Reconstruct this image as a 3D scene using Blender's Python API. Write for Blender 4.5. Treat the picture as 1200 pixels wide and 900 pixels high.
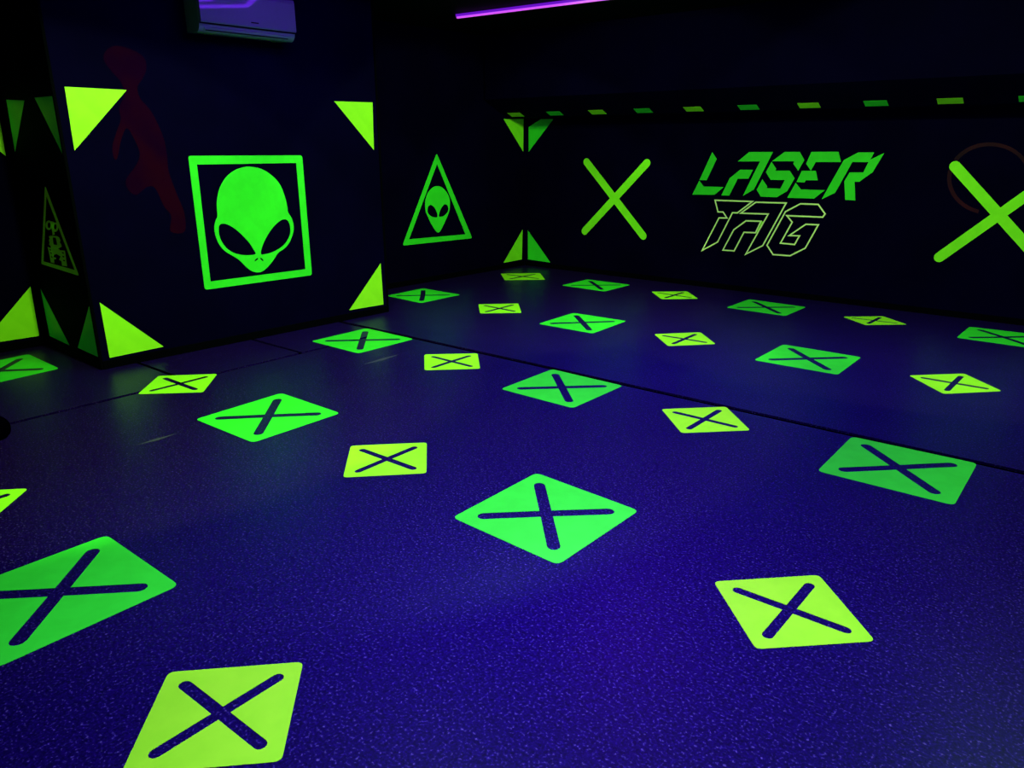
import bpy, bmesh, math, random
from mathutils import Vector, Matrix
from mathutils.geometry import tessellate_polygon
for o in list(bpy.data.objects): bpy.data.objects.remove(o)
C = bpy.context.scene.collection
sc = bpy.context.scene

# ------------------------------------------------------------ camera, world, lights, exposure
PITCH, YAW, EYE = math.radians(17.7736), math.radians(42.0), 1.5
cd = bpy.data.cameras.new('camera'); cam = bpy.data.objects.new('camera', cd); C.objects.link(cam)
cd.sensor_width = 36.0; cd.lens = 877.711*36/1200; cd.clip_start = .02; cd.clip_end = 60
cam.location = (0, 0, EYE)
cam.rotation_euler = (math.pi/2-PITCH, math.radians(0.0866), YAW)
sc.camera = cam
w_ = bpy.data.worlds.new('world'); sc.world = w_; w_.use_nodes = True
bg = w_.node_tree.nodes['Background']; bg.inputs[0].default_value = (.01, .01, .03, 1); bg.inputs[1].default_value = 0.02
sc.view_settings.view_transform = 'Standard'; sc.view_settings.look = 'None'
sc.view_settings.gamma = 1; sc.view_settings.exposure = 0; sc.view_settings.use_curve_mapping = False

CEIL = 2.66
FLOOD_COLOUR = (0.50, 1.0, 0.12)     # green stand-in for ultraviolet, tinted to light the fluorescent vinyl
VIOLET_COLOUR = (0.30, 0.03, 1.0)    # violet of the added panels that light the floor
# added fill floods for the walls: position, azimuth aim point, degrees below horizontal, watts, cone degrees
FLOODS = [((-2.5, 3.05, 2.56), (-5.49, 3.00), 62, 225, 112),
          ((-3.3, 1.91, 2.56), (-6.50, 1.70), 55, 270, 96),
          ((-3.45, 5.15, 2.58), (-6.40, 5.70), 50, 165, 100),
          ((-3.9, 4.45, 2.58), (-4.30, 7.45), 46, 110, 104),
          ((-1.6, 4.80, 2.56), (-1.80, 7.55), 46, 160, 104),
          ((1.2, 4.90, 2.56), (0.90, 7.70), 46, 160, 104)]
# added downward fill panels: x, y, watts, spread degrees, colour
PANELS = [(-1.9, 1.84, 20, 150, FLOOD_COLOUR), (-1.25, 0.85, 8, 90, FLOOD_COLOUR), (-0.35, 2.2, 11, 100, FLOOD_COLOUR), (-0.1, 4.4, 16, 130, FLOOD_COLOUR),
          (-1.35, 1.70, 28, 95, VIOLET_COLOUR), (0.3, 2.9, 1.0, 110, VIOLET_COLOUR), (-2.6, 4.2, 24, 116, VIOLET_COLOUR), (-0.6, 5.4, 7, 110, VIOLET_COLOUR)]

# ------------------------------------------------------------ helpers
def tag(o, label=None, cat=None, group=None, kind=None):
    if label: o['label'] = label
    if cat: o['category'] = cat
    if group: o['group'] = group
    if kind: o['kind'] = kind
    return o
def link(name, me, m, parent=None, mw=None):
    o = bpy.data.objects.new(name, me); C.objects.link(o)
    if m: me.materials.append(m)
    if parent: o.parent = parent
    if mw is not None: o.matrix_world = mw if parent is None else mw
    return o
def empty(name, mw, label, cat, group=None):
    o = bpy.data.objects.new(name, None); C.objects.link(o); o.empty_display_size = .1
    o.matrix_world = mw; return tag(o, label, cat, group)
def mat(name, col, rough=.5, spec=.5, em=None, es=0, metal=0):
    m = bpy.data.materials.new(name); m.use_nodes = True
    b = m.node_tree.nodes['Principled BSDF']
    b.inputs['Base Color'].default_value = (*col, 1); b.inputs['Roughness'].default_value = rough
    b.inputs['Specular IOR Level'].default_value = spec; b.inputs['Metallic'].default_value = metal
    if em: b.inputs['Emission Color'].default_value = (*em, 1); b.inputs['Emission Strength'].default_value = es
    return m
def noise_col(m, c1, c2, scale, lo=.4, hi=.6, detail=4, bump=0, bscale=None):
    nt = m.node_tree; b = nt.nodes['Principled BSDF']
    tc = nt.nodes.new('ShaderNodeTexCoord'); n = nt.nodes.new('ShaderNodeTexNoise')
    n.inputs['Scale'].default_value = scale; n.inputs['Detail'].default_value = detail
    nt.links.new(tc.outputs['Object'], n.inputs['Vector'])
    r = nt.nodes.new('ShaderNodeValToRGB'); r.color_ramp.elements[0].position = lo; r.color_ramp.elements[1].position = hi
    r.color_ramp.elements[0].color = (*c1, 1); r.color_ramp.elements[1].color = (*c2, 1)
    nt.links.new(n.outputs['Fac'], r.inputs[0]); nt.links.new(r.outputs[0], b.inputs['Base Color'])
    if bump:
        n2 = nt.nodes.new('ShaderNodeTexNoise'); n2.inputs['Scale'].default_value = bscale; n2.inputs['Detail'].default_value = 3
        nt.links.new(tc.outputs['Object'], n2.inputs['Vector'])
        bp = nt.nodes.new('ShaderNodeBump'); bp.inputs['Strength'].default_value = bump; bp.inputs['Distance'].default_value = .002
        nt.links.new(n2.outputs['Fac'], bp.inputs['Height']); nt.links.new(bp.outputs[0], b.inputs['Normal'])
    return m

M = {}
# fluorescent vinyl, both colours: reflects strongly and glows a little of its own
M['green'] = noise_col(mat('fluorescent_green_vinyl', (.07, .9, .1), .42, .25, (.05, .9, .08), .02), (.038, .70, .056), (.042, .75, .062), 9)
M['yellow'] = noise_col(mat('fluorescent_yellow_vinyl', (.6, .95, .05), .42, .25, (.35, 1, .03), .02), (.40, .94, .035), (.44, .98, .04), 9)
M['lime'] = noise_col(mat('fluorescent_lime_paint', (.3, .9, .03), .45, .25, (.2, 1, .03), .02), (.28, .88, .04), (.32, .93, .045), 9)
M['mint'] = mat('pale_green_line_paint', (.95, .98, .92), .5, .3, (.5, 1, .5), .03)
M['wall'] = noise_col(mat('black_wall_paint', (.001, .001, .006), .85, .02), (.0006, .00004, .026), (.0008, .00006, .033), 2.0)
M['ceiling'] = mat('black_ceiling_paint', (.001, .001, .004), .7, .08)
M['red'] = noise_col(mat('dull_red_mural_paint', (.03, .002, .004), .8, .0), (.009, .0003, .026), (.018, .0007, .018), 3.2, .38, .66)
M['redring'] = noise_col(mat('dull_red_ring_paint', (.05, .003, .004), .7, .1), (.012, .0002, .03), (.040, .0006, .035), 3.0, .35, .65)
M['seam'] = mat('black_rubber_underlay', (.0003, .0001, .003), .95, .0)
M['black'] = mat('black_rubber', (.0002, .0001, .004), .85, .03)
M['ac'] = mat('white_appliance_plastic', (.42, .44, .50), .035, .5)
M['slot'] = mat('dark_slot', (.006, .012, .014), .6, .2)
M['housing'] = mat('black_lamp_housing', (.01, .01, .012), .5, .3)
M['violet'] = mat('violet_led_diffuser', (.1, .02, .2), .4, .3, (.22, .01, .9), .62)
M['pink'] = mat('pink_violet_led_core', (.3, .1, .4), .4, .3, (.75, .10, 1.0), .95)

# speckled rubber floor
fm = mat('speckled_blue_rubber', (.01, .004, .12), .36, .09); M['floor'] = fm
nt = fm.node_tree; b = nt.nodes['Principled BSDF']; N = nt.nodes.new
tc = N('ShaderNodeTexCoord'); n1 = N('ShaderNodeTexNoise'); n1.inputs['Scale'].default_value = 115; n1.inputs['Detail'].default_value = 2
nt.links.new(tc.outputs['Object'], n1.inputs['Vector'])
r = N('ShaderNodeValToRGB'); e = r.color_ramp.elements
e[0].position = .40; e[0].color = (.0050, .0005, .080, 1); e[1].position = .74; e[1].color = (.10, .055, .42, 1)
x = e.new(.57); x.color = (.0085, .0010, .130, 1)
x = e.new(.62); x.color = (.016, .0050, .185, 1)
nt.links.new(n1.outputs['Fac'], r.inputs[0]); n4 = N('ShaderNodeTexNoise'); n4.inputs['Scale'].default_value = 48; n4.inputs['Detail'].default_value = 4; n4.inputs['Roughness'].default_value = .75
nt.links.new(tc.outputs['Object'], n4.inputs['Vector'])
m4 = N('ShaderNodeMapRange'); m4.inputs['From Min'].default_value = .35; m4.inputs['From Max'].default_value = .65; m4.inputs['To Min'].default_value = .62; m4.inputs['To Max'].default_value = 1.35
nt.links.new(n4.outputs['Fac'], m4.inputs['Value'])
mx = N('ShaderNodeVectorMath'); mx.operation = 'SCALE'
nt.links.new(r.outputs[0], mx.inputs[0]); nt.links.new(m4.outputs[0], mx.inputs['Scale']); nt.links.new(mx.outputs[0], b.inputs['Base Color'])
n2 = N('ShaderNodeTexNoise'); n2.inputs['Scale'].default_value = 260; n2.inputs['Detail'].default_value = 2
nt.links.new(tc.outputs['Object'], n2.inputs['Vector'])
bp = N('ShaderNodeBump'); bp.inputs['Strength'].default_value = .25; bp.inputs['Distance'].default_value = .001
nt.links.new(n2.outputs['Fac'], bp.inputs['Height']); nt.links.new(bp.outputs[0], b.inputs['Normal'])
n3 = N('ShaderNodeTexNoise'); n3.inputs['Scale'].default_value = 1.7; n3.inputs['Detail'].default_value = 3
nt.links.new(tc.outputs['Object'], n3.inputs['Vector'])
mr = N('ShaderNodeMapRange'); mr.inputs['To Min'].default_value = .27; mr.inputs['To Max'].default_value = .44
nt.links.new(n3.outputs['Fac'], mr.inputs['Value']); nt.links.new(mr.outputs[0], b.inputs['Roughness'])

# flat shapes are lists of 2D loops in a surface's own metres; Z is its outward normal
def frame(origin, u, v):
    u = Vector(u).normalized(); v = Vector(v).normalized(); n = u.cross(v)
    m = Matrix((u, v, n)).transposed().to_4x4(); m.translation = Vector(origin); return m
class Surf:
    # origin: point of (0,0); flip True mirrors u so that the normal faces into the room
    def __init__(s, origin, u, v, nrm):
        s.o = Vector(origin); s.u = Vector(u).normalized(); s.v = Vector(v).normalized(); s.n = Vector(nrm).normalized()
    def pt(s, a, b, c=0): return s.o+s.u*a+s.v*b+s.n*c
A3 = math.radians(3.1)
WD = Vector((math.cos(A3), math.sin(A3), 0)); WN = Vector((math.sin(A3), -math.cos(A3), 0))  # right wall direction, inward normal
CORNER = Vector((-6.4, 7.35, 0))
FLOOR = Surf((0, 0, 0), (1, 0, 0), (0, 1, 0), (0, 0, 1))
RIGHT = Surf(CORNER, WD, (0, 0, 1), WN)
BACK = Surf((-6.4, 0, 0), (0, 1, 0), (0, 0, 1), (1, 0, 0))
PILLAR = Surf((-5.49, 0, 0), (0, 1, 0), (0, 0, 1), (1, 0, 0))
SIDE = Surf((0, 1.81, 0), (1, 0, 0), (0, 0, 1), (0, -1, 0))
LEFT = Surf((-6.55, 0, 0), (0, 1, 0), (0, 0, 1), (1, 0, 0))
def area2(l): return sum(l[i-1][0]*l[i][1]-l[i][0]*l[i-1][1] for i in range(len(l)))
def slab_mesh(name, surf, shapes, th, base=0.0, centre=None, strips=None):
    """shapes: list of [outer, hole, hole...]; returns mesh local to centre."""
    pts = [p for s in shapes for p in s[0]] or [p for st in strips for pr in st for p in pr]
    if centre is None:
        centre = (sum(p[0] for p in pts)/len(pts), sum(p[1] for p in pts)/len(pts))
    c3 = surf.pt(*centre)
    bm = bmesh.new()
    P = lambda p, h: surf.pt(p[0], p[1], h)-c3
    for sh in shapes:
        flat = [p for l in sh for p in l]
        tris = tessellate_polygon([[Vector((p[0], p[1], 0)) for p in l] for l in sh])
        top = [bm.verts.new(P(p, base+th)) for p in flat]; bot = [bm.verts.new(P(p, base)) for p in flat]
        for t in tris:
            a, b_, c_ = (flat[i] for i in t)
            if abs((b_[0]-a[0])*(c_[1]-a[1])-(c_[0]-a[0])*(b_[1]-a[1])) < 1e-10: continue
            for vs, rev in ((top, 0), (bot, 1)):
                f = [vs[i] for i in t]
                try: bm.faces.new(f[::-1] if rev else f)
                except ValueError: pass
        k = 0
        for l in sh:
            m = len(l)
            for i in range(m):
                j = (i+1) % m
                bm.faces.new((top[k+i], top[k+j], bot[k+j], bot[k+i]))
            k += m
    for st in strips or []:       # closed ring of (outer, inner) point pairs
        m = len(st); V = [[bm.verts.new(P(q, h)) for q, h in ((a, base+th), (b2, base+th), (b2, base), (a, base))] for a, b2 in st]
        for i in range(m):
            j = (i+1) % m
            for q in range(4): bm.faces.new((V[i][q], V[j][q], V[j][(q+1) % 4], V[i][(q+1) % 4]))
    bmesh.ops.recalc_face_normals(bm, faces=bm.faces)
    me = bpy.data.meshes.new(name); bm.to_mesh(me); bm.free()
    return me, c3
def decal(name, surf, shapes, m, label=None, cat=None, group=None, th=.0012, base=0.0, parent=None, strips=None):
    me, c3 = slab_mesh(name, surf, shapes, th, base, strips=strips)
    o = bpy.data.objects.new(name, me); C.objects.link(o); me.materials.append(m)
    if parent:
        o.parent = parent; o.location = c3-parent.location
    else: o.location = c3
    if label: tag(o, label, cat, group)
    return o
def group_empty(name, surf, a, b_, label, cat, group=None):
    o = bpy.data.objects.new(name, None); C.objects.link(o); o.location = surf.pt(a, b_); return tag(o, label, cat, group)
def round_poly(pts, rad, seg=5):
    out = []; n = len(pts)
    for i in range(n):
        p = Vector(pts[i]); a = Vector(pts[i-1]); c = Vector(pts[(i+1) % n])
        da = (a-p); dc = (c-p); r1 = min(rad, da.length*.45, dc.length*.45)
        A = p+da.normalized()*r1; B = p+dc.normalized()*r1
        for k in range(seg+1):
            t = k/seg; q = A*(1-t)**2+p*2*t*(1-t)+B*t*t; out.append((q.x, q.y))
    return out
def smooth(pts, sub=4):
    out = []; n = len(pts)
    for i in range(n):
        p0, p1, p2, p3 = (Vector(pts[(i+k-1) % n]) for k in range(4))
        for k in range(sub):
            t = k/sub
            q = .5*((2*p1)+(p2-p0)*t+(2*p0-5*p1+4*p2-p3)*t*t+(3*p1-p0-3*p2+p3)*t**3); out.append((q.x, q.y))
    return out
def x_loop(half, hw, seg=6):
    """outline of an X whose arms lie along the diagonals; half = arm reach to the centre of its round end"""
    out = []
    for k in range(4):
        a = math.pi/4+k*math.pi/2; d = Vector((math.cos(a), math.sin(a))); nn = Vector((-d.y, d.x))
        e = d*half
        for j in range(seg+1):
            t = -math.pi/2+math.pi*j/seg
            q = e+nn*hw*math.sin(t)+d*hw*math.cos(t); out.append((q.x, q.y))
        q = d.normalized()*0+ (d+nn)*hw; out.append((q.x, q.y))
    return out
def miter(pts, hw):
    n = len(pts); prs = []
    for i in range(n):
        p = Vector(pts[i]); a = (p-Vector(pts[i-1])).normalized(); b_ = (Vector(pts[(i+1) % n])-p).normalized()
        na = Vector((-a.y, a.x)); nb = Vector((-b_.y, b_.x)); m = (na+nb); 
        if m.length < 1e-6: m = na
        m.normalize(); k = hw/max(.33, m.dot(na)); prs.append(((p+m*k)[:], (p-m*k)[:]))
    return prs
def box_mesh(name, lo, hi, bevel=0):
    bm = bmesh.new(); bmesh.ops.create_cube(bm, size=1)
    for v in bm.verts: v.co = Vector([lo[i]+(hi[i]-lo[i])*(v.co[i]+.5) for i in range(3)])
    if bevel: bmesh.ops.bevel(bm, geom=bm.edges[:], offset=bevel, segments=3, affect='EDGES', profile=.5)
    me = bpy.data.meshes.new(name); bm.to_mesh(me); bm.free(); return me
def prism(name, poly3, ext):
    """poly3: list of 3D points, extruded by vector ext"""
    bm = bmesh.new(); ext = Vector(ext); a = [bm.verts.new(p) for p in poly3]; b_ = [bm.verts.new(Vector(p)+ext) for p in poly3]
    n = len(a); bm.faces.new(a); bm.faces.new(b_[::-1])
    for i in range(n): bm.faces.new((a[i], a[(i+1) % n], b_[(i+1) % n], b_[i]))
    bmesh.ops.recalc_face_normals(bm, faces=bm.faces)
    me = bpy.data.meshes.new(name); bm.to_mesh(me); bm.free(); return me

# ------------------------------------------------------------ the room
def struct(name, me, m, loc=(0, 0, 0)):
    o = link(name, me, m); o.location = loc; o['kind'] = 'structure'; return o
ZT = CEIL+.1
struct('trim_1', box_mesh('underlay', (-7, -3.2, -.06), (4.2, 8.2, -.012)), M['seam'])
# rubber floor sheets, butted with dark open seams
S1 = lambda x: 3.840+(x+4.885)*.0512          # long seam, runs with the right wall
S2 = lambda y: -4.762-(y-1.0)*.038            # cross seam along the pillar
G = .026
def sheet(pts): return prism('floor', [(x, y, -.012) for x, y in pts], (0, 0, .012))
struct('floor', sheet([(S2(-3.2)+G, -3.2), (4.2, -3.2), (4.2, S1(4.2)-G), (S2(3.83)+G, S1(-4.84)-G)]), M['floor'])
struct('floor', sheet([(-7, S1(-7)+G), (4.2, S1(4.2)+G), (4.2, 8.2), (-7, 8.2)]), M['floor'])
g = .014
struct('floor', sheet([(-7, -3.2), (S2(-3.2)-g, -3.2), (S2(2.09)-g, 2.09-g), (-7, 1.97-g)]), M['floor'])
struct('floor', sheet([(-7, 1.97+g), (S2(2.09)-g, 2.09+g), (S2(2.99)-g, 2.99-g), (-7, 2.87-g)]), M['floor'])
struct('floor', sheet([(-7, 2.87+g), (S2(2.99)-g, 2.99+g), (S2(3.83)-g, S1(-4.86)-G), (-7, S1(-7)-G)]), M['floor'])
struct('ceiling', box_mesh('ceiling', (-7, -3.2, CEIL), (4.2, 8.2, CEIL+.1)), M['ceiling'])
struct('wall_back', box_mesh('wall_back', (-6.5, 4.355, -.012), (-6.4, 7.36, CEIL)), M['wall'])
struct('wall_pillar', box_mesh('wall_pillar', (-6.55, 1.81, -.012), (-5.49, 4.355, CEIL)), M['wall'])
struct('wall_left', box_mesh('wall_left', (-6.65, -3.1, -.012), (-6.55, 1.81, CEIL)), M['wall'])
p0 = CORNER-WD*.1; p1 = CORNER+WD*10.7
struct('wall_right', prism('wall_right', [p0+Vector((0, 0, -.012)), p1+Vector((0, 0, -.012)), p1-WN*.1+Vector((0, 0, -.012)), p0-WN*.1+Vector((0, 0, -.012))], (0, 0, CEIL+.012)), M['wall'])
struct('wall_rear', box_mesh('wall_rear', (-6.65, -3.2, -.012), (4.2, -3.1, CEIL)), M['wall'])
struct('wall_near', box_mesh('wall_near', (4.1, -3.1, -.012), (4.2, 7.93, CEIL)), M['wall'])
# soffit above the right wall: flat underside, sloping face, upright front
prof = [(0, 1.797), (.33, 1.797), (.75, 1.984), (.75, CEIL), (0, CEIL)]
def rp(l, t, z): return CORNER+WD*l+WN*t+Vector((0, 0, z))
me = prism('ceiling_soffit', [rp(.0, t, z) for t, z in prof], WD*10.45)
struct('trim_2', me, M['wall'])
# black edge trims and skirting
def trim(name, me): return struct(name, me, M['black'])
trim('trim_3', box_mesh('pillar_corner_bead', (-5.505, 1.803, 0), (-5.483, 1.822, CEIL), .003))
trim('trim_4', box_mesh('pillar_corner_bead', (-5.505, 4.343, 0), (-5.483, 4.362, CEIL), .003))
trim('baseboard_pillar', box_mesh('b', (-5.49, 1.822, 0), (-5.480, 4.343, .058), .002))
trim('baseboard_side', box_mesh('b', (-6.54, 1.800, 0), (-5.505, 1.81, .058), .002))
trim('baseboard_back', box_mesh('b', (-6.4, 4.37, 0), (-6.39, 7.33, .058), .002))
trim('baseboard_left', box_mesh('b', (-6.55, -3.1, 0), (-6.54, 1.80, .058), .002))
trim('baseboard_right', prism('b', [rp(.02, 0, 0), rp(10.4, 0, 0), rp(10.4, .01, 0), rp(.02, .01, 0)], (0, 0, .055)))

# ------------------------------------------------------------ traced outlines, metres on their own surface
QUAD = {}
LASER_L = [[(2.4799,1.4151),(2.5352,1.3475),(2.4397,1.1298),(2.3584,1.1303)],
    [(2.3570,1.1244),(2.4115,1.0658),(2.6364,1.0666),(2.5424,0.9847),(2.2887,0.9772)]]
LASER_A = [[(2.7989,1.2445),(2.9342,1.2449),(2.8946,1.1576),(2.7830,1.1544),(2.7050,0.9827),(2.6184,0.9817),(2.6932,1.1570)],
    [(2.8772,1.4182),(3.1222,1.4202),(2.9629,1.0528),(2.8528,0.9855),(2.9990,1.3289),(2.7663,1.3254)]]
LASER_S = [[(3.1207,1.3316),(3.2386,1.4211),(3.3858,1.4223),(3.4376,1.3459),(3.3902,1.2451),(3.3352,1.3099),(3.3407,1.3341)],
    [(3.1170,1.3258),(3.1715,1.2607),(3.1650,1.2417),(3.3067,1.2449),(3.3635,1.1742),(3.3060,1.0515),(3.2070,0.9862),(3.0413,0.9858),(2.9925,1.0513),(3.0410,1.1560),(3.0974,1.0886),(3.0939,1.0718),(3.2329,1.0710),(3.2687,1.1552),(3.1254,1.1526),(3.0704,1.2256)]]
LASER_E = [[(3.4966,1.4231),(3.7471,1.4251),(3.7815,1.3330),(3.5484,1.3293),(3.5112,1.2494),(3.4588,1.3120)],
    [(3.4256,1.2459),(3.5583,1.2481),(3.5886,1.1599),(3.4748,1.1581),(3.4635,1.1360),(3.3859,1.1392)],
    [(3.3786,1.1309),(3.4382,1.0704),(3.6662,1.0716),(3.5732,0.9883),(3.3126,0.9858)]]
LASER_R = [[(3.6450,0.9842),(3.8034,1.3488),(3.9232,1.4204),(4.0641,1.4216),(4.0384,1.3574),(4.1499,1.4171),(4.0738,1.2468),(3.9685,1.1582),(3.9262,1.1561),(3.9549,0.9880),(3.8630,0.9885),(3.8338,1.1579),(3.8715,1.2397),(3.9924,1.2426),(4.0245,1.3346),(3.8841,1.3346),(3.7641,1.0508)]]
TAG_T = [[(2.5525,0.9289),(2.9598,0.9338),(2.8109,0.8125),(2.7569,0.8112),(2.6185,0.4959),(2.4503,0.3943),(2.6128,0.7501),(2.7002,0.7535),(2.6530,0.8125),(2.5958,0.8111)]]
TAG_A = [[(2.9963,0.9287),(3.3065,0.9342),(3.1125,0.4976),(2.9412,0.3956),(3.1363,0.8170),(2.8480,0.8111)],
    [(2.9107,0.7365),(3.0688,0.7412),(3.0227,0.6223),(2.9004,0.6188),(2.8116,0.4182),(2.6858,0.4164),(2.7867,0.6372)]]
TAG_G = [[(3.3092,0.8502),(3.4477,0.9335),(3.6187,0.9353),(3.6941,0.8494),(3.6764,0.8166),(3.3273,0.8119),(3.3872,0.7510),(3.2926,0.5365),(3.4353,0.5344),(3.4742,0.6227),(3.3725,0.6186),(3.5225,0.7389),(3.6443,0.7418),(3.5444,0.5070),(3.4023,0.4188),(3.2285,0.4160),(3.1566,0.5047)]]
TAG_FILL = [[(3.0726,0.7397),(3.1018,0.7415),(3.0468,0.6162),(3.0247,0.6207)]]
ALIEN_BIG = [[(3.0934,1.3372),(3.1922,1.3175),(3.2784,1.2636),(3.3413,1.1906),(3.3734,1.0967),(3.3859,1.0181),(3.3889,0.9760),(3.4170,0.9268),(3.4285,0.8569),(3.4093,0.7890),(3.3656,0.7231),(3.3127,0.6852),(3.2655,0.6631),(3.2207,0.6144),(3.1678,0.5668),(3.1172,0.5354),(3.0696,0.5283),(3.0194,0.5438),(2.9727,0.5838),(2.9233,0.6411),(2.8778,0.6766),(2.8127,0.7238),(2.7719,0.7828),(2.7522,0.8539),(2.7533,0.9128),(2.7692,0.9557),(2.7870,0.9887),(2.7915,1.0663),(2.8039,1.1236),(2.8337,1.1945),(2.8898,1.2646),(2.9594,1.3109),(3.0268,1.3317)],
    [(2.7865,0.9005),(2.7963,0.9195),(2.8165,0.9278),(2.8583,0.9199),(2.9186,0.8804),(2.9778,0.8200),(3.0220,0.7650),(3.0550,0.7051),(3.0653,0.6749),(3.0168,0.6705),(2.9502,0.6794),(2.8810,0.7038),(2.8265,0.7476),(2.7954,0.8006),(2.7836,0.8513)],
    [(3.1111,0.6703),(3.1258,0.7191),(3.1615,0.7785),(3.2090,0.8371),(3.2615,0.8852),(3.3124,0.9150),(3.3494,0.9230),(3.3785,0.9104),(3.3934,0.8755),(3.3941,0.8223),(3.3776,0.7809),(3.3358,0.7312),(3.2774,0.6961),(3.2029,0.6715),(3.1432,0.6649)],
    [(3.0498,0.6191),(3.0582,0.6318),(3.0777,0.6412),(3.0840,0.6353),(3.0663,0.6225)],
    [(3.0993,0.6379),(3.1143,0.6363),(3.1276,0.6191),(3.1233,0.6121),(3.1083,0.6243)]]
ALIEN_FRAME = [[(2.6205,1.4228),(3.5636,1.4145),(3.5630,0.4444),(2.6170,0.4511)],
    [(2.6782,1.3607),(3.5027,1.3567),(3.5033,0.5020),(2.6709,0.5078)]]
ALIEN_SMALL = [[(5.8631,1.0530),(5.9130,1.0425),(5.9677,1.0092),(6.0172,0.9561),(6.0441,0.8924),(6.0440,0.8260),(6.0316,0.7674),(6.0039,0.7171),(5.9657,0.6602),(5.9222,0.6001),(5.8899,0.5617),(5.8688,0.5448),(5.8514,0.5425),(5.8283,0.5518),(5.7894,0.5918),(5.7421,0.6577),(5.7053,0.7258),(5.6779,0.7746),(5.6684,0.8255),(5.6713,0.8898),(5.6905,0.9459),(5.7270,0.9977),(5.7778,1.0348),(5.8181,1.0497)],
    [(5.7043,0.8162),(5.7153,0.8408),(5.7454,0.8535),(5.7748,0.8446),(5.8087,0.8174),(5.8370,0.7720),(5.8477,0.7347),(5.8397,0.7132),(5.7945,0.7162),(5.7453,0.7341),(5.7118,0.7616),(5.7013,0.7912)],
    [(5.8734,0.7183),(5.8712,0.7405),(5.8878,0.7762),(5.9147,0.8149),(5.9463,0.8402),(5.9723,0.8483),(6.0028,0.8356),(6.0174,0.8090),(6.0164,0.7794),(6.0000,0.7545),(5.9577,0.7276),(5.9162,0.7155)]]
TRI_FRAME = [[(5.8649,1.4060),(6.3968,0.4299),(5.3183,0.4456)],
    [(5.8654,1.2887),(6.2827,0.4856),(5.4174,0.5058)]]
ROBOT_FRAME = [[(-5.9592,1.2327),(-5.6130,0.6458),(-6.3630,0.6509)],
    [(-5.9717,1.1611),(-5.6754,0.6790),(-6.2996,0.6770)]]
ROBOT_0 = [[(-5.9641,0.9626),(-5.9788,0.9473),(-6.0043,0.9340),(-6.0358,0.9253),(-6.0670,0.9231),(-6.0917,0.9278),(-6.1048,0.9385),(-6.1036,0.9532),(-6.0884,0.9687),(-6.0624,0.9820),(-6.0308,0.9904),(-5.9999,0.9924),(-5.9758,0.9876),(-5.9631,0.9770)],
    [(-5.9944,0.9606),(-6.0025,0.9513),(-6.0157,0.9433),(-6.0312,0.9383),(-6.0462,0.9372),(-6.0575,0.9404),(-6.0629,0.9471),(-6.0613,0.9560),(-6.0530,0.9654),(-6.0397,0.9734),(-6.0241,0.9783),(-6.0093,0.9793),(-5.9982,0.9761),(-5.9928,0.9694)]]
ROBOT_1 = [[(-5.8471,0.9571),(-5.8607,0.9420),(-5.8839,0.9289),(-5.9123,0.9205),(-5.9402,0.9185),(-5.9620,0.9233),(-5.9732,0.9339),(-5.9716,0.9484),(-5.9575,0.9636),(-5.9339,0.9766),(-5.9055,0.9848),(-5.8779,0.9866),(-5.8566,0.9818),(-5.8457,0.9712)],
    [(-5.8804,0.9575),(-5.8875,0.9487),(-5.8986,0.9413),(-5.9114,0.9367),(-5.9235,0.9358),(-5.9324,0.9389),(-5.9364,0.9453),(-5.9345,0.9537),(-5.9273,0.9625),(-5.9162,0.9699),(-5.9034,0.9744),(-5.8914,0.9752),(-5.8826,0.9722),(-5.8787,0.9658)]]
ROBOT_2 = [[(-5.9683,0.9897),(-5.9163,0.9886),(-5.9485,0.9271),(-5.9470,0.8997),(-5.9942,0.8906),(-5.9870,0.9243),(-5.9914,0.9562)]]
ROBOT_3 = [[(-6.0802,0.8756),(-6.0343,0.8856),(-5.9121,0.8914),(-5.8710,0.8854),(-5.8553,0.8657),(-5.8733,0.8505),(-5.8537,0.8384),(-5.8512,0.8231),(-5.9472,0.7980),(-6.0538,0.7980),(-6.1090,0.8168),(-6.0839,0.8330),(-6.0960,0.8462),(-6.0682,0.8625)],
    [(-6.0023,0.8751),(-5.9371,0.8784),(-5.9322,0.8271),(-6.0127,0.8249)]]
ROBOT_4 = [[(-6.0770,0.8054),(-5.9071,0.7997),(-5.9028,0.7723),(-5.9237,0.7517),(-5.9803,0.7595),(-6.0385,0.7503),(-6.0678,0.7305),(-6.0810,0.7672)]]
ROBOT_5 = [[(-6.1469,0.7974),(-6.0776,0.7940),(-6.0580,0.7646),(-6.0705,0.7511),(-6.0470,0.7495),(-6.0621,0.7310),(-6.0081,0.7315),(-6.0200,0.7190),(-6.0597,0.7151),(-6.0692,0.6865),(-6.1410,0.6851),(-6.1403,0.7379)],
    [(-6.1209,0.7845),(-6.0886,0.7836),(-6.0824,0.7747),(-6.1147,0.7756)],
    [(-6.1141,0.7613),(-6.0818,0.7605),(-6.0814,0.7511),(-6.1108,0.7521)],
    [(-6.1152,0.7336),(-6.0828,0.7329),(-6.0824,0.7234),(-6.1119,0.7244)]]
ROBOT_6 = [[(-5.9018,0.7946),(-5.8014,0.8000),(-5.8079,0.7462),(-5.8153,0.6900),(-5.9135,0.6845),(-5.9107,0.7157),(-5.9544,0.7226),(-5.9167,0.7450)],
    [(-5.8707,0.7845),(-5.8295,0.7846),(-5.8290,0.7755),(-5.8702,0.7753)],
    [(-5.8736,0.7584),(-5.8350,0.7583),(-5.8345,0.7491),(-5.8731,0.7491)],
    [(-5.8747,0.7304),(-5.8361,0.7305),(-5.8356,0.7213),(-5.8715,0.7214)]]
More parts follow.
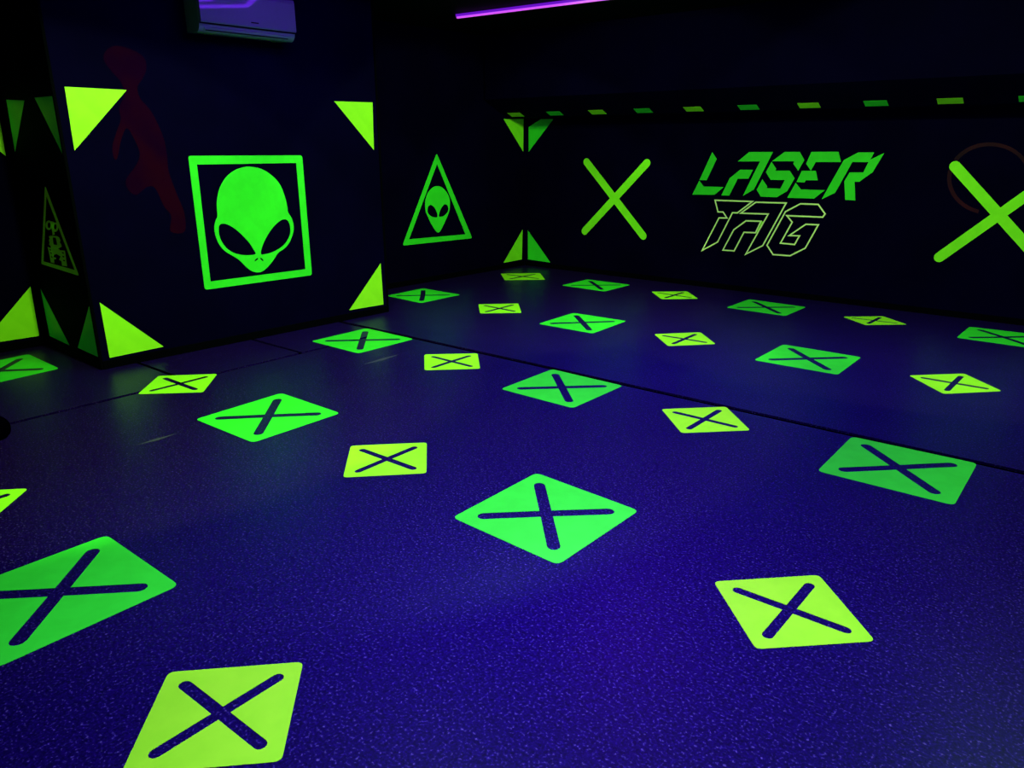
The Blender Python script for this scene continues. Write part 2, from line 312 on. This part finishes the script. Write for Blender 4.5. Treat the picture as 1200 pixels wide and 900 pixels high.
RED_FIGURE = [[(2.1422,2.0262),(2.1725,2.0856),(2.2408,2.1159),(2.3463,2.0939),(2.4070,2.0504),(2.4084,1.9826),(2.3722,1.9206),(2.3328,1.8671),(2.3404,1.7966),(2.4037,1.7117),(2.4591,1.5568),(2.4703,1.4316),(2.4663,1.3162),(2.5049,1.1502),(2.5385,1.0283),(2.5231,0.8952),(2.4212,0.9033),(2.4410,1.0104),(2.3974,1.0844),(2.3549,1.2082),(2.2972,1.2173),(2.2203,1.1678),(2.1713,1.2062),(2.1680,1.2740),(2.2497,1.3663),(2.2841,1.4442),(2.2579,1.5440),(2.2222,1.6048),(2.1759,1.5325),(2.1311,1.4123),(2.1099,1.4169),(2.1122,1.4888),(2.1584,1.5908),(2.1934,1.6625),(2.1932,1.7331),(2.2405,1.8136),(2.2304,1.8913),(2.1801,1.9570)]]
RED_RING = [[(4.9728,0.9206),(4.9286,0.9328),(4.8856,0.9507),(4.8450,0.9739),(4.8074,1.0020),(4.7739,1.0345),(4.7450,1.0706),(4.7214,1.1097),(4.7036,1.1508),(4.6920,1.1931),(4.6869,1.2358),(4.6882,1.2778),(4.7214,1.2707),(4.7202,1.2332),(4.7248,1.1952),(4.7352,1.1575),(4.7511,1.1209),(4.7722,1.0861),(4.7981,1.0539),(4.8281,1.0249),(4.8618,0.9998),(4.8982,0.9790),(4.9367,0.9630),(4.9764,0.9520)],
    [(4.7144,1.3656),(4.7357,1.3999),(4.7622,1.4302),(4.7935,1.4559),(4.8287,1.4768),(4.8671,1.4923),(4.9081,1.5023),(4.9506,1.5066),(4.9940,1.5052),(5.0374,1.4983),(5.0799,1.4859),(5.1209,1.4685),(5.1595,1.4463),(5.1952,1.4198),(5.2272,1.3895),(5.2551,1.3559),(5.2783,1.3197),(5.2965,1.2815),(5.3093,1.2419),(5.3165,1.2018),(5.3179,1.1617),(5.3135,1.1224),(5.3033,1.0847),(5.2875,1.0492),(5.2601,1.0663),(5.2745,1.0981),(5.2838,1.1319),(5.2879,1.1671),(5.2867,1.2030),(5.2803,1.2390),(5.2688,1.2745),(5.2524,1.3087),(5.2315,1.3412),(5.2063,1.3713),(5.1774,1.3984),(5.1452,1.4222),(5.1104,1.4420),(5.0734,1.4576),(5.0351,1.4685),(4.9960,1.4746),(4.9569,1.4757),(4.9186,1.4718),(4.8818,1.4627),(4.8473,1.4487),(4.8156,1.4300),(4.7876,1.4069),(4.7638,1.3798),(4.7448,1.3491)]]
TRI_FRONT = [[(1.8797,1.8476),(2.2597,1.8464),(1.8740,1.4626)],
    [(3.9096,1.8365),(4.3044,1.8416),(4.2913,1.4495)],
    [(1.8679,0.4689),(2.2523,0.0793),(1.8712,0.0735)],
    [(4.2970,0.4617),(4.3038,0.0776),(3.9163,0.0847)]]
TRI_BACK = [[(6.9566,1.7817),(7.3192,1.7901),(7.3148,1.4060)],
    [(7.3071,0.4585),(7.2937,0.0796),(6.9440,0.0745)]]
TRI_RIGHT = [[(0.0501,0.4478),(0.0538,0.0786),(0.4127,0.0711)],
    [(0.0547,1.6961),(0.2426,1.7846),(0.4269,1.7814),(0.0578,1.4062)]]
TRI_SIDE = [[(-5.8457,1.7975),(-5.4712,1.7885),(-5.4875,1.4315)],
    [(-6.4327,1.8026),(-6.0585,1.7840),(-6.4648,1.4516)],
    [(-6.4933,0.4463),(-6.4949,0.0762),(-6.0767,0.0744)],
    [(-5.5050,0.4637),(-5.5021,0.0870),(-5.9006,0.0862)]]
TRI_LEFT = [[(1.7598,0.4659),(1.7524,0.0776),(1.4904,0.0827),(1.5186,0.2394)],
    [(1.7658,1.6154),(1.7687,1.4216),(1.7364,1.4514)]]
QUAD['G2'] = [(-2.0850,1.9364),(-2.1111,2.5158),(-1.5335,2.5131),(-1.5198,1.9411)]
QUAD['Y2'] = [(-1.0336,2.2269),(-0.7689,2.5223),(-0.4903,2.2584),(-0.7543,1.9693)]
QUAD['G3'] = [(-1.1196,3.4323),(-1.1497,4.0011),(-0.5675,4.0444),(-0.5398,3.4684)]
QUAD['Y3'] = [(-2.1427,3.6997),(-1.8787,3.9946),(-1.5970,3.7255),(-1.8577,3.4373)]
QUAD['G4'] = [(-3.1149,3.3465),(-3.1474,3.9113),(-2.5658,3.9252),(-2.5450,3.3646)]
QUAD['Y4'] = [(-3.0503,2.1277),(-2.7896,2.4229),(-2.5008,2.1624),(-2.7576,1.8672)]
QUAD['G5'] = [(-4.0407,1.7742),(-4.0943,2.3624),(-3.5061,2.3891),(-3.4730,1.8107)]
QUAD['G6'] = [(-5.0788,3.2369),(-5.1042,3.8055),(-4.5160,3.8281),(-4.4968,3.2643)]
QUAD['Y5'] = [(-4.1031,3.5741),(-3.8277,3.8605),(-3.5340,3.5877),(-3.7960,3.3014)]
QUAD['Y6'] = [(-1.2500,5.4060),(-0.9818,5.7033),(-0.7099,5.4346),(-0.9723,5.1250)]
QUAD['G7'] = [(-2.1996,5.0662),(-2.2248,5.6429),(-1.6435,5.6648),(-1.6141,5.1013)]
QUAD['G8'] = [(-3.2047,6.6281),(-3.2198,7.1508),(-2.6411,7.1590),(-2.6313,6.6471)]
QUAD['Y7'] = [(-2.2255,6.9603),(-1.9641,7.2227),(-1.7041,7.0185),(-1.9669,6.7570)]
QUAD['G10'] = [(-5.1238,6.5108),(-5.1387,7.0115),(-4.5700,7.0465),(-4.5566,6.5305)]
QUAD['G11'] = [(-4.1147,4.9067),(-4.1560,5.4656),(-3.5970,5.5135),(-3.5491,4.9373)]
QUAD['Y8'] = [(-4.1741,6.8478),(-3.9017,7.1166),(-3.6208,6.8433),(-3.8847,6.5724)]
QUAD['Y9'] = [(-3.1559,5.2564),(-2.9034,5.5699),(-2.6246,5.3034),(-2.8725,5.0001)]
QUAD['G12'] = [(-6.1114,4.8333),(-6.1414,5.3687),(-5.5764,5.3853),(-5.5592,4.8218)]
QUAD['Y10'] = [(-5.0892,5.1561),(-4.8252,5.4477),(-4.5195,5.1486),(-4.7931,4.8738)]
QUAD['Y11'] = [(-6.1702,6.6438),(-5.8385,6.9909),(-5.5011,6.6794),(-5.8277,6.3413)]
QUAD['Y12'] = [(-5.0449,2.0068),(-4.7907,2.2972),(-4.4814,2.0407),(-4.7516,1.7465)]
QUAD['G1'] = [(-3.015,.903),(-2.442,.933),(-2.415,.355),(-2.99,.335)]
QUAD['Y1'] = [(-2.011,.699),(-1.752,.994),(-1.459,.739),(-1.720,.445)]
QUAD['G9'] = [(-1.268,6.784),(-1.279,7.280),(-.710,7.345),(-.700,6.800)]
QUAD['G13'] = [(-6.333,1.600),(-5.744,1.620),(-5.665,1.040),(-6.250,1.020)]
QUAD['Y13'] = [(-3.997,.540),(-3.735,.835),(-3.447,.573),(-3.710,.280)]

# ------------------------------------------------------------ floor stickers
FL = {
'G1': 'large green floor sticker with X cutout, running off the left edge of the view',
'Y1': 'yellow floor sticker with X cutout at the bottom left, nearest the viewer',
'G2': 'green floor sticker with X cutout alone in the centre foreground',
'Y2': 'yellow floor sticker with X cutout at the lower right, on the nearest floor sheet',
'G3': 'green floor sticker with X cutout at the right, far edge on the long seam',
'Y3': 'yellow floor sticker with X cutout right of centre, corner touching the long seam',
'G4': 'green floor sticker with X cutout against the long seam, straight behind the foreground one',
'Y4': 'yellow floor sticker with X cutout left of centre, clear of every seam',
'G5': 'green floor sticker with X cutout left of centre, in line with the pillar middle',
'G6': 'green floor sticker with X cutout where two seams meet at the pillar foot',
'Y5': 'yellow near-rectangular X cutout floor sticker just before the long seam, right of the pillar',
'Y6': 'yellow X cutout floor sticker at the right, second row from the lettered wall',
'G7': 'green X cutout floor sticker below the lettering, in the second row from that wall',
'G8': 'green X cutout floor sticker below the lettering, in the row next to that wall',
'Y7': 'yellow X cutout floor sticker next to the lettered wall, right of the lettering',
'G9': 'green X cutout floor sticker beneath the big right wall X, cut by the frame',
'G10': 'green floor sticker with X cutout on the floor below the smaller wall X sign',
'G11': 'green floor sticker with X cutout just beyond the long seam at mid width',
'Y8': 'yellow X cutout floor sticker near the lettered wall, left of the lettering',
'Y9': 'yellow X cutout floor sticker left of the lettering, in the second row from that wall',
'G12': 'green X cutout floor sticker below the triangular alien sign, beside the pillar corner',
'Y10': 'small yellow X cutout floor sticker beyond the seam, right of the alien triangle sign',
'Y11': 'farthest yellow floor sticker with X cutout, tucked into the far room corner',
'Y12': 'yellow floor sticker with X cutout on the cross seam before the pillar left foot',
'G13': 'green X cutout floor sticker in the dark recess left of the pillar',
'Y13': 'tip of a yellow floor sticker cut by the left frame edge',
}
for k, lab in FL.items():
    q = [Vector(p) for p in QUAD[k]]
    def bl(p):
        a, c = (p[0]+1)/2, (p[1]+1)/2      # square -1..1, quad order TL TR BR BL
        r = (q[0]*(1-a)+q[1]*a)*c+(q[3]*(1-a)+q[2]*a)*(1-c); return (r.x, r.y)
    sq = round_poly([(-1, 1), (1, 1), (1, -1), (-1, -1)], .115, 5)
    hole = x_loop(.70*math.sqrt(2)*.955, .093)
    side = 'floor stickers, green' if k[0] == 'G' else 'floor stickers, yellow'
    decal('floor_sticker', FLOOR, [[[bl(p) for p in sq], [bl(p) for p in hole]]], M['green' if k[0] == 'G' else 'yellow'],
          lab, 'floor sticker', side+' with X cutouts', th=.0012, base=.0003)

# ------------------------------------------------------------ corner triangles
def tris(surf, data, mats, labs, group):
    for pts, m, lab in zip(data, mats, labs):
        decal('corner_triangle', surf, [[pts]], M[m], lab, 'wall sticker', group, th=.0015)
GT = 'triangular corner stickers'
tris(PILLAR, TRI_FRONT, ['lime2', 'lime2', 'lime2', 'lime2'] if 0 else ['yellow']*4, [
 'yellow-green triangle sticker in the upper left corner of the pillar front',
 'yellow-green triangle sticker in the upper right corner of the pillar front',
 'yellow-green triangle sticker in the lower left corner of the pillar front',
 'yellow-green triangle sticker in the lower right corner of the pillar front'], GT)
tris(BACK, TRI_BACK, ['lime']*2, [
 'lime triangle sticker high in the far corner, left of the corner line',
 'lime triangle sticker low in the far corner, left of the corner line'], GT)
tris(RIGHT, TRI_RIGHT, ['green']*2, [
 'green triangle sticker low in the far corner, right of the corner line',
 'clipped green triangle sticker high in the far corner, right of the corner line'], GT)
TRI_SIDE[0] = [(-5.8457, 1.7940), (-5.5060, 1.7905), (-5.5080, 1.4315)]
tris(SIDE, TRI_SIDE, ['green']*4, [
 'dim green triangle sticker at the upper right of the pillar shaded side',
 'dim green triangle sticker at the upper left of the pillar shaded side',
 'dim green triangle sticker at the lower left of the pillar shaded side',
 'dim green triangle sticker at the lower right of the pillar shaded side'], GT)
LT = [[(1.7598, .4659), (1.7524, .0776), (1.367, .0830)], [(1.7790, 1.795), (1.7687, 1.4216), (1.395, 1.795)]]
tris(LEFT, LT, ['yellow']*2, [
 'yellow-green triangle sticker low on the recessed left wall, cut by the frame',
 'sliver of a yellow-green triangle sticker high on the recessed left wall'], GT)

# ------------------------------------------------------------ alien signs
def bbox_c(l): return ((min(p[0] for p in l)+max(p[0] for p in l))/2, min(p[1] for p in l))
r0 = group_empty('alien_sign', PILLAR, *bbox_c(ALIEN_FRAME[0]), 'green square-framed alien head sign on the pillar front', 'sign')
decal('sign_frame', PILLAR, [[round_poly(ALIEN_FRAME[0], .022), ALIEN_FRAME[1]]], M['green'], parent=r0, th=.0015)
decal('alien_head', PILLAR, [[smooth(l, 3) for l in ALIEN_BIG]], M['green'], parent=r0, th=.0015)
r0 = group_empty('alien_sign', BACK, *bbox_c(TRI_FRAME[0]), 'small green alien head in a triangle frame on the back wall', 'sign')
decal('sign_frame', BACK, [[round_poly(TRI_FRAME[0], .03), TRI_FRAME[1]]], M['green'], parent=r0, th=.0015)
decal('alien_head', BACK, [[smooth(l, 3) for l in ALIEN_SMALL]], M['green'], parent=r0, th=.0015)
# robot in a triangle on the shaded side of the pillar
r0 = group_empty('robot_sign', SIDE, *bbox_c(ROBOT_FRAME[0]), 'dim olive robot figure in a triangle frame on the pillar shaded side', 'sign')
decal('sign_frame', SIDE, [[round_poly(ROBOT_FRAME[0], .02), ROBOT_FRAME[1]]], M['yellow'], parent=r0, th=.0015)
for nm, l in (('antenna_pod', ROBOT_0), ('antenna_pod', ROBOT_1), ('antenna_stem', ROBOT_2), ('robot_head', ROBOT_3), ('robot_body', ROBOT_4), ('robot_leg', ROBOT_5), ('robot_leg', ROBOT_6)):
    decal(nm, SIDE, [l], M['yellow'], parent=r0, th=.0015)

# ------------------------------------------------------------ X signs
def wall_x(cu, cz, half, hw, lab):
    l = [(cu+p[0], cz+p[1]) for p in x_loop(half*math.sqrt(2), hw)]
    decal('wall_x_sign', RIGHT, [[l]], M['lime'], lab, 'sign', 'large X signs on the right wall', th=.002, base=.0008)
wall_x(1.317, .896, .400, .044, 'lime green X sign on the wall left of the lettering')
wall_x(5.128, .916, .394, .044, 'lime green X sign right of the lettering, cut by the right frame edge')

# ------------------------------------------------------------ lettering
r0 = group_empty('wall_lettering', RIGHT, 3.2, .98, 'solid green LASER lettering on the right wall', 'sign')
for ch, l in (('l', LASER_L), ('a', LASER_A), ('s', LASER_S), ('e', LASER_E), ('r', LASER_R)):
    decal('letter_'+ch, RIGHT, [[p] for p in l], M['green'], parent=r0, th=.002)
r0 = group_empty('wall_lettering', RIGHT, 3.0, .40, 'outlined pale green TAG lettering beneath the solid word', 'sign')
for ch, l in (('t', TAG_T), ('a', TAG_A), ('g', TAG_G)):
    decal('letter_'+ch, RIGHT, [], M['mint'], parent=r0, th=.002, strips=[miter(p, .0072) for p in l])

decal('hatched_patch', RIGHT, [TAG_FILL], M['lime'], parent=r0, th=.0018)

# ------------------------------------------------------------ dull red paint
decal('mural_figure', PILLAR, [[smooth(RED_FIGURE[0], 4)]], M['red'], 'faint dark red painted figure striding on the pillar front', 'wall painting', th=.0007, base=.0004)
decal('mural_ring', RIGHT, [[p] for p in RED_RING], M['redring'], 'faint dark red painted ring on the wall behind the right X', 'wall painting', th=.0007, base=.0004)

# ------------------------------------------------------------ dashes on the sloping soffit face
sl = math.atan2(.187, .42)
for i in range(11):
    l0 = (-5.719*1.035+5.993)+i*.5455*1.035; wd = .182*1.035
    t0, t1 = .352, .440
    z = lambda t: 1.797+(t-.33)*math.tan(sl)
    o_ = rp(l0, t0, z(t0)); v_ = (WN*math.cos(sl)+Vector((0, 0, math.sin(sl)))); n_ = (WN*math.sin(sl)-Vector((0, 0, math.cos(sl))))
    sf = Surf(o_, WD, v_, n_); hh = (t1-t0)/math.cos(sl)
    where = ['nearest the far corner', 'second from the far corner', 'third from the far corner', 'fourth from the far corner, left above the lettering',
             'above the first letter of the upper word', 'above the middle of the upper word', 'above the last letters of the upper word', 'just right of the lettering',
             'above the right X sign', 'at the right frame edge', 'beyond the frame'][i]
    if i == 10: continue
    decal('soffit_dash', sf, [[[(0, 0), (wd, 0), (wd, hh), (0, hh)]]], M['yellow' if i % 2 == 0 else 'green'],
          ('yellow-green' if i % 2 == 0 else 'green')+' dash sticker on the sloping soffit, '+where, 'wall sticker', 'dash stickers along the soffit', th=.001)

# ------------------------------------------------------------ air conditioner
Y0, Y1_ = 2.727, 3.468
ac = bpy.data.objects.new('air_conditioner', None); C.objects.link(ac); ac.location = (-5.49, (Y0+Y1_)/2, 2.235)
tag(ac, 'white split air conditioner high on the pillar front', 'air conditioner')
def acx(name, prof, y0, y1, m, smooth_=True, parent=ac):
    pts = [Vector((d, y0-(Y0+Y1_)/2, z-2.235)) for d, z in prof]
    me = prism(name, pts, (0, y1-y0, 0)); o = bpy.data.objects.new(name, me); C.objects.link(o); me.materials.append(m); o.parent = parent
    return o
def arcp(cx, cz, r, a0, a1, n=8): return [(cx+r*math.cos(math.radians(a0+(a1-a0)*i/n)), cz+r*math.sin(math.radians(a0+(a1-a0)*i/n))) for i in range(n+1)]
body = [(.0, 2.238)]+arcp(.13, 2.285, .055, -95, -8, 9)+[(.190, 2.50), (.175, 2.515), (0, 2.52)]
acx('body', body, Y0, Y1_, M['ac'])
front = [(.186, 2.292), (.205, 2.290), (.212, 2.298), (.212, 2.48), (.205, 2.502), (.200, 2.507), (.18, 2.515), (.186, 2.50)]
fp = acx('front_panel', front, Y0+.002, Y1_-.002, M['ac'])
# louvre across the curved lower lip, with its dark slot
cz, cx, rr = 2.285, .13, .055
lou = arcp(cx, cz, rr+.004, -58, -22, 6)+arcp(cx, cz, rr-.004, -22, -58, 6)
acx('louvre', lou, Y0+.035, Y1_-.045, M['ac'])
slot = arcp(cx, cz, rr+.006, -44, -38, 2)+arcp(cx, cz, rr-.002, -38, -44, 2)
acx('louvre_slot', slot, Y0+.045, Y1_-.055, M['slot'])
gap = [(.184, 2.283), (.192, 2.283), (.192, 2.292), (.184, 2.292)]
acx('panel_gap', gap, Y0+.003, Y1_-.003, M['slot'])
lg = acx('logo', [(.2125, 2.318), (.2140, 2.318), (.2143, 2.326), (.2128, 2.326)], 3.10, 3.16, M['slot'])

# ------------------------------------------------------------ violet light strip on the ceiling
def bar(name, a, b_, w, h, m, parent, off=(0, 0, 0)):
    a = Vector(a); b_ = Vector(b_); d = (b_-a).normalized(); s = Vector((-d.y, d.x, 0))*w/2; u = Vector((0, 0, h/2)); off = Vector(off)
    me = prism(name, [a+s+u+off, a-s+u+off, a-s-u+off, a+s-u+off], b_-a)
    o = bpy.data.objects.new(name, me); C.objects.link(o); me.materials.append(m); o.parent = parent; return o
TA = Vector((-5.57, 5.42, CEIL-.012)); TB = Vector((-1.9, 5.80, CEIL-.012))
ls = bpy.data.objects.new('light_strip', None); C.objects.link(ls); ls.location = TA
tag(ls, 'thin violet light strip on the black ceiling at the top of the view', 'light')
dd = TB-TA
bar('channel', (0, 0, 0), dd, .046, .020, M['violet'], ls)
sd = Vector((dd.y, -dd.x, 0)).normalized()*.010
bar('led_core', Vector((0, 0, -.017)), dd+Vector((0, 0, -.017)), .020, .014, M['pink'], ls)
bar('end_cap', Vector((-.02, 0, 0)), Vector((0, 0, 0)), .05, .03, M['housing'], ls)

# hexagonal violet strips above the floor, seen mirrored in the air conditioner
def hexa(cx, cy, r, lab, turn=0, gap=0):
    h = bpy.data.objects.new('hexagon_light', None); C.objects.link(h); h.location = (cx, cy, CEIL-.012); tag(h, lab, 'light', 'hexagonal ceiling strips')
    P = [Vector((r*math.cos(turn+k*math.pi/3), r*math.sin(turn+k*math.pi/3), 0)) for k in range(6)]
    for k in range(6): bar('light_bar', P[k], P[(k+1) % 6], .03, .022, M['violet2'], h)
M['violet2'] = mat('violet_hexagon_diffuser', (.1, .02, .2), .4, .3, (.16, .015, 1.0), 12.0)
hexa(-4.10, 3.23, .24, 'small inner violet hexagonal light strip near the air conditioner', .35)
hexa(-4.10, 3.23, .60, 'violet hexagonal light strip on the ceiling in front of the air conditioner', .35)
hexa(-1.2, 3.6, .5, 'violet hexagonal light strip on the ceiling over the middle of the floor', .35)

# ------------------------------------------------------------ added fill lamps, unseen on the ceiling above the view
for (p, aim, dn, pw, cone) in FLOODS:
    fx = bpy.data.objects.new('fill_flood', None); C.objects.link(fx); fx.location = p
    tag(fx, 'black added fill flood on the ceiling above the view, aimed at a wall', 'light', 'added fill floods on the ceiling')
    dn = math.radians(dn); hz = (Vector((aim[0]-p[0], aim[1]-p[1], 0))).normalized(); d = hz*math.cos(dn)-Vector((0, 0, math.sin(dn))); q = d.to_track_quat('-Z', 'Y')
    bm = bmesh.new(); bmesh.ops.create_cone(bm, cap_ends=True, segments=24, radius1=.075, radius2=.05, depth=.08, matrix=Matrix.Translation((0, 0, .05)))
    me = bpy.data.meshes.new('can'); bm.to_mesh(me); bm.free(); o = bpy.data.objects.new('can', me); C.objects.link(o); me.materials.append(M['housing']); o.parent = fx; o.rotation_euler = q.to_euler()
    me = box_mesh('bracket', (-.012, -.012, .02), (.012, .012, CEIL-p[2])); o = bpy.data.objects.new('bracket', me); C.objects.link(o); me.materials.append(M['housing']); o.parent = fx
    sd_ = bpy.data.lights.new('flood_lamp', 'SPOT'); sd_.energy = pw; sd_.color = FLOOD_COLOUR; sd_.spot_size = math.radians(cone); sd_.spot_blend = .14; sd_.shadow_soft_size = .05
    so = bpy.data.objects.new('flood_lamp', sd_); C.objects.link(so); so.parent = fx; so.rotation_euler = q.to_euler(); so.location = d*.01
for (x_, y_, pw, spr, col) in PANELS:  # added unseen panels: green ones light the stickers, violet ones the floor
    fx = bpy.data.objects.new('fill_panel', None); C.objects.link(fx); fx.location = (x_, y_, CEIL-.02)
    tag(fx, 'flat black added fill panel on the ceiling above the view, facing down', 'light', 'added fill panels on the ceiling')
    me = box_mesh('housing', (-.27, -.27, -.02), (.27, .27, .02), .004); o = bpy.data.objects.new('housing', me); C.objects.link(o); me.materials.append(M['housing']); o.parent = fx
    ad = bpy.data.lights.new('panel_lamp', 'AREA'); ad.shape = 'SQUARE'; ad.size = .5; ad.energy = pw; ad.color = col; ad.spread = math.radians(spr)
    ao = bpy.data.objects.new('panel_lamp', ad); C.objects.link(ao); ao.parent = fx; ao.location = (0, 0, -.024)

# ------------------------------------------------------------ dark lump of unknown kind at the left edge
bm = bmesh.new(); bmesh.ops.create_uvsphere(bm, u_segments=28, v_segments=14, radius=.10)
for v in bm.verts:
    v.co.z = max(v.co.z, -.06)*.8; v.co.x *= 1.1
    v.co += Vector((random.Random(int(v.co.x*50)).uniform(-.004, .004), 0, 0))
zmin = min(v.co.z for v in bm.verts)
for v in bm.verts: v.co.z -= zmin
me = bpy.data.meshes.new('dark_lump'); bm.to_mesh(me); bm.free()
for p in me.polygons: p.use_smooth = True
o = link('dark_lump', me, M['seam']); o.location = (-4.585, .905, 0)
tag(o, 'black rounded lump lying on the floor at the left frame edge', 'lump')

# ------------------------------------------------------------ pale scuffs on the rubber
M['scuff'] = mat('pale_scuff', (.05, .04, .16), .5, .2)
for (a_, b_, lab) in (((-3.895, 1.38), (-3.901, 1.604), 'faint pale scuff streak on the floor below the pillar left foot'),
                      ((-4.227, 3.10), (-4.245, 3.454), 'faint pale scuff streak on the floor in front of the seam-crossing sticker')):
    decal('floor_scuff', FLOOR, [[[(a_[0]-.004, a_[1]), (a_[0]+.014, (a_[1]+b_[1])/2), (b_[0]-.004, b_[1]), (b_[0]-.014, (a_[1]+b_[1])/2)]]], M['scuff'], lab, 'scuff mark', th=.0006)
